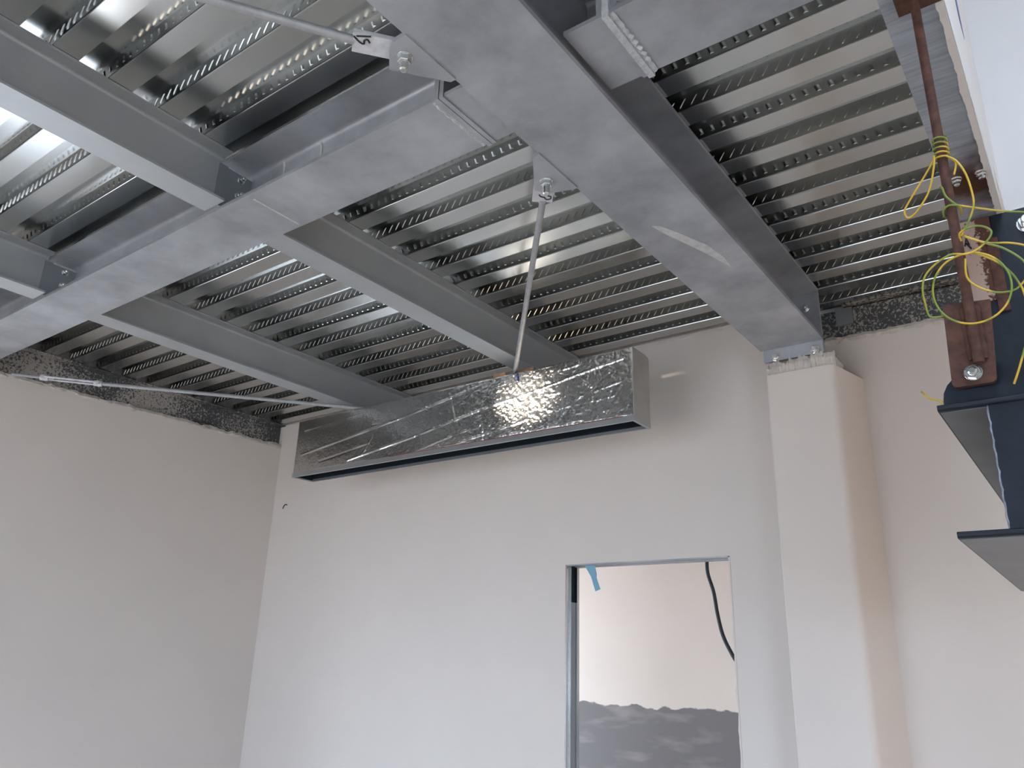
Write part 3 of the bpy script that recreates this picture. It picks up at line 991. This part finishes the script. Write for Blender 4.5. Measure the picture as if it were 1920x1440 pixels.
# steel landing added out of view on the right, to shade the pilaster cheek
ln = thing('added_shade_landing', 'added dark steel landing, out of view, shading the pilaster from the skylight', 'landing', (.7, 2.2, 1.9))
MB().box(.03, 1.55, 1.66, 2.74, 2.096, 2.104).build('floor_plate', 'navy_lit', ln)
MB().box(.03, 1.55, 1.66, 1.668, 1.95, 2.096).build('front_channel', 'navy_paint', ln)
MB().box(.03, 1.55, 2.732, 2.74, 1.95, 2.096).build('back_channel', 'navy_paint', ln)
MB().box(1.542, 1.55, 1.668, 2.732, 1.95, 2.096).build('side_channel', 'navy_paint', ln)
for k in range(4):
    MB().box(.04, 1.54, 1.86 + .2 * k, 1.868 + .2 * k, 2.03, 2.096).build('rib', 'navy_paint', ln)

# yellow and green earth wire tied round the hanger
ew = thing('earth_wire', 'yellow and green earth wire tied in loops round the rusty hanger', 'wire', (-.12, 1.61, 2.1))
R_W = .0020


def strand(pts, sm=6, closed=False):
    MB().tube(pts, R_W, 7, smooth=sm, closed=closed).build('strand', 'earth_wire', ew, smooth='all')


hel = []
for i in range(5 * 12 + 1):
    a = i / 12 * 2 * PI
    hel.append((HXr + .0135 * math.cos(a), HYr + .0135 * math.sin(a), 2.668 - i / 60 * .058))
hel += [(-.112, 1.625, 2.605)]
strand(hel, 2)


def dep(pts, amp, ph):
    n = len(pts)
    return [(x, y + amp * math.sin(ph + 5 * i / n), z) for i, (x, y, z) in enumerate(pts)]


strand(dep([(-0.1363, 1.612, 2.6091), (-0.1627, 1.615, 2.5775), (-0.2017, 1.615, 2.527), (-0.21, 1.615, 2.5106), (-0.2038, 1.615, 2.4945), (-0.1856, 1.615, 2.5023), (-0.158, 1.615, 2.5371), (-0.1411, 1.615, 2.5888), (-.138, 1.615, 2.610)], .010, 0))
strand(dep([(-.120, 1.613, 2.609), (-0.1154, 1.612, 2.6053), (-0.1006, 1.612, 2.5865), (-0.0894, 1.612, 2.5505), (-0.0847, 1.612, 2.5053), (-0.0864, 1.612, 2.4741), (-0.0993, 1.612, 2.4434), (-0.1165, 1.612, 2.4166)], .004, 1))
strand([(-0.110, 1.618, 2.600), (-.103, 1.618, 2.585), (-.110, 1.618, 2.560)])
strand([(-.140, 1.628, 2.545), (-0.1346, 1.616, 2.5372), (-0.1308, 1.614, 2.5156), (-0.119, 1.616, 2.4965), (-.110, 1.63, 2.488), (-.113, 1.648, 2.482)])
strand(dep([(-.136, 1.648, 2.480), (-.1415, 1.634, 2.484), (-0.1381, 1.62, 2.4908), (-0.1224, 1.615, 2.4928), (-0.0861, 1.62, 2.4764), (-0.0472, 1.62, 2.4557), (-0.0084, 1.62, 2.4388), (0.0233, 1.62, 2.4234)], .001, 0))
strand(dep([(-.118, 1.612, 2.412), (-0.1181, 1.6, 2.4217), (-0.1034, 1.6, 2.4276), (-0.0812, 1.6, 2.4239), (-0.0657, 1.6, 2.4071), (-0.071, 1.6, 2.3902), (-0.0905, 1.6, 2.3732), (-0.1121, 1.6, 2.367), (-0.137, 1.6, 2.3733), (-0.1638, 1.6, 2.3625), (-0.1863, 1.6, 2.3431), (-0.1956, 1.6, 2.3164), (-0.1951, 1.6, 2.2839), (-0.1905, 1.6, 2.258), (-0.1681, 1.6, 2.2556)], .010, 2))
strand([(-0.0504, 1.592, 2.2807), (-0.0594, 1.59, 2.2543), (-0.0763, 1.588, 2.2343), (-0.0989, 1.588, 2.2236), (-0.1239, 1.59, 2.2238), (-0.1479, 1.594, 2.2353), (-0.1671, 1.60, 2.2567), (-0.1783, 1.604, 2.2849), (-0.1796, 1.606, 2.3156), (-0.1704, 1.606, 2.3437), (-0.1522, 1.606, 2.3647), (-0.1281, 1.607, 2.375), (-0.1022, 1.604, 2.3733), (-0.0784, 1.602, 2.36), (-0.0605, 1.60, 2.3377), (-0.0507, 1.596, 2.3098)], 5, True)
strand(dep([(-0.1118, 1.62, 2.4211), (-0.0778, 1.62, 2.3961), (-0.0422, 1.62, 2.3849), (-0.0191, 1.62, 2.372), (0.0032, 1.62, 2.3526), (.03, 1.64, 2.33)], .003, 0))
strand(dep([(-0.1104, 1.6, 2.411), (-0.077, 1.6, 2.3852), (-0.0503, 1.6, 2.3643), (-0.0243, 1.6, 2.3283), (-0.011, 1.6, 2.2818)], .004, 1))
strand(dep([(-0.1163, 1.61, 2.367), (-0.1191, 1.61, 2.3285), (-0.1048, 1.61, 2.3029), (-0.076, 1.61, 2.2829), (-0.048, 1.61, 2.2809), (-0.0305, 1.61, 2.2948), (-0.0099, 1.61, 2.3187)], .003, 3))
strand(dep([(-0.0995, 1.61, 2.3759), (-0.0665, 1.61, 2.3453), (-0.0469, 1.61, 2.3149), (-0.0375, 1.61, 2.2879), (-0.0342, 1.61, 2.2717), (-0.0305, 1.605, 2.2122), (-0.0517, 1.60, 2.1565), (-0.0647, 1.605, 2.1263), (-0.0771, 1.62, 2.1052)], .002, 3))
strand([(-0.2475, 1.75, 2.1587), (-0.2346, 1.75, 2.1423), (-0.2171, 1.75, 2.1324), (-0.19, 1.75, 2.110), (-.17, 1.75, 2.0965)])

# ------------------------------------------------------------------ tripod lamp added out of view to make the foil's warm hot spot
LP = Vector((-4.25, 0.35, 2.72))
lamp = thing('added_hot_spot_lamp', 'added yellow lamp on a black tripod, out of view, making the foil duct hot spot', 'lamp', (LP.x, LP.y, 0))
dv = (Vector((-2.17, 3.02, 2.852)) - LP).normalized()
sv = dv.cross(Vector((0, 0, 1))).normalized()
uv = sv.cross(dv)
hv = [LP + dv * d + sv * a * w + uv * b * h for d, w, h in ((-.10, .06, .05), (-.02, .09, .07)) for a, b in ((-1, -1), (1, -1), (1, 1), (-1, 1))]
MB().add(hv, [(0, 1, 2, 3), (7, 6, 5, 4), (0, 4, 5, 1), (1, 5, 6, 2), (2, 6, 7, 3), (3, 7, 4, 0)]).build('lamp_housing', 'lamp_yellow', lamp)
MB().tube([(LP.x, LP.y, .75), LP - dv * .06], .014, 10).build('pole', 'black_plastic', lamp)
for k in range(3):
    a = k * 2 * PI / 3 + .4
    MB().tube([(LP.x, LP.y, .95), (LP.x + .45 * math.cos(a), LP.y + .45 * math.sin(a), .012)], .011, 8).build('leg', 'black_plastic', lamp)
ld = bpy.data.lights.new('hot_spot_light', 'SPOT')
ld.energy = 1200
ld.color = (1.0, .86, .70)
ld.spot_size = math.radians(4.7)
ld.spot_blend = 1.0
ld.shadow_soft_size = .06
lo = bpy.data.objects.new('hot_spot_light', ld)
COL.objects.link(lo)
lo.parent = lamp
lo.location = LP + dv * .07 - lamp.location
lo.rotation_euler = dv.to_track_quat('-Z', 'Y').to_euler()
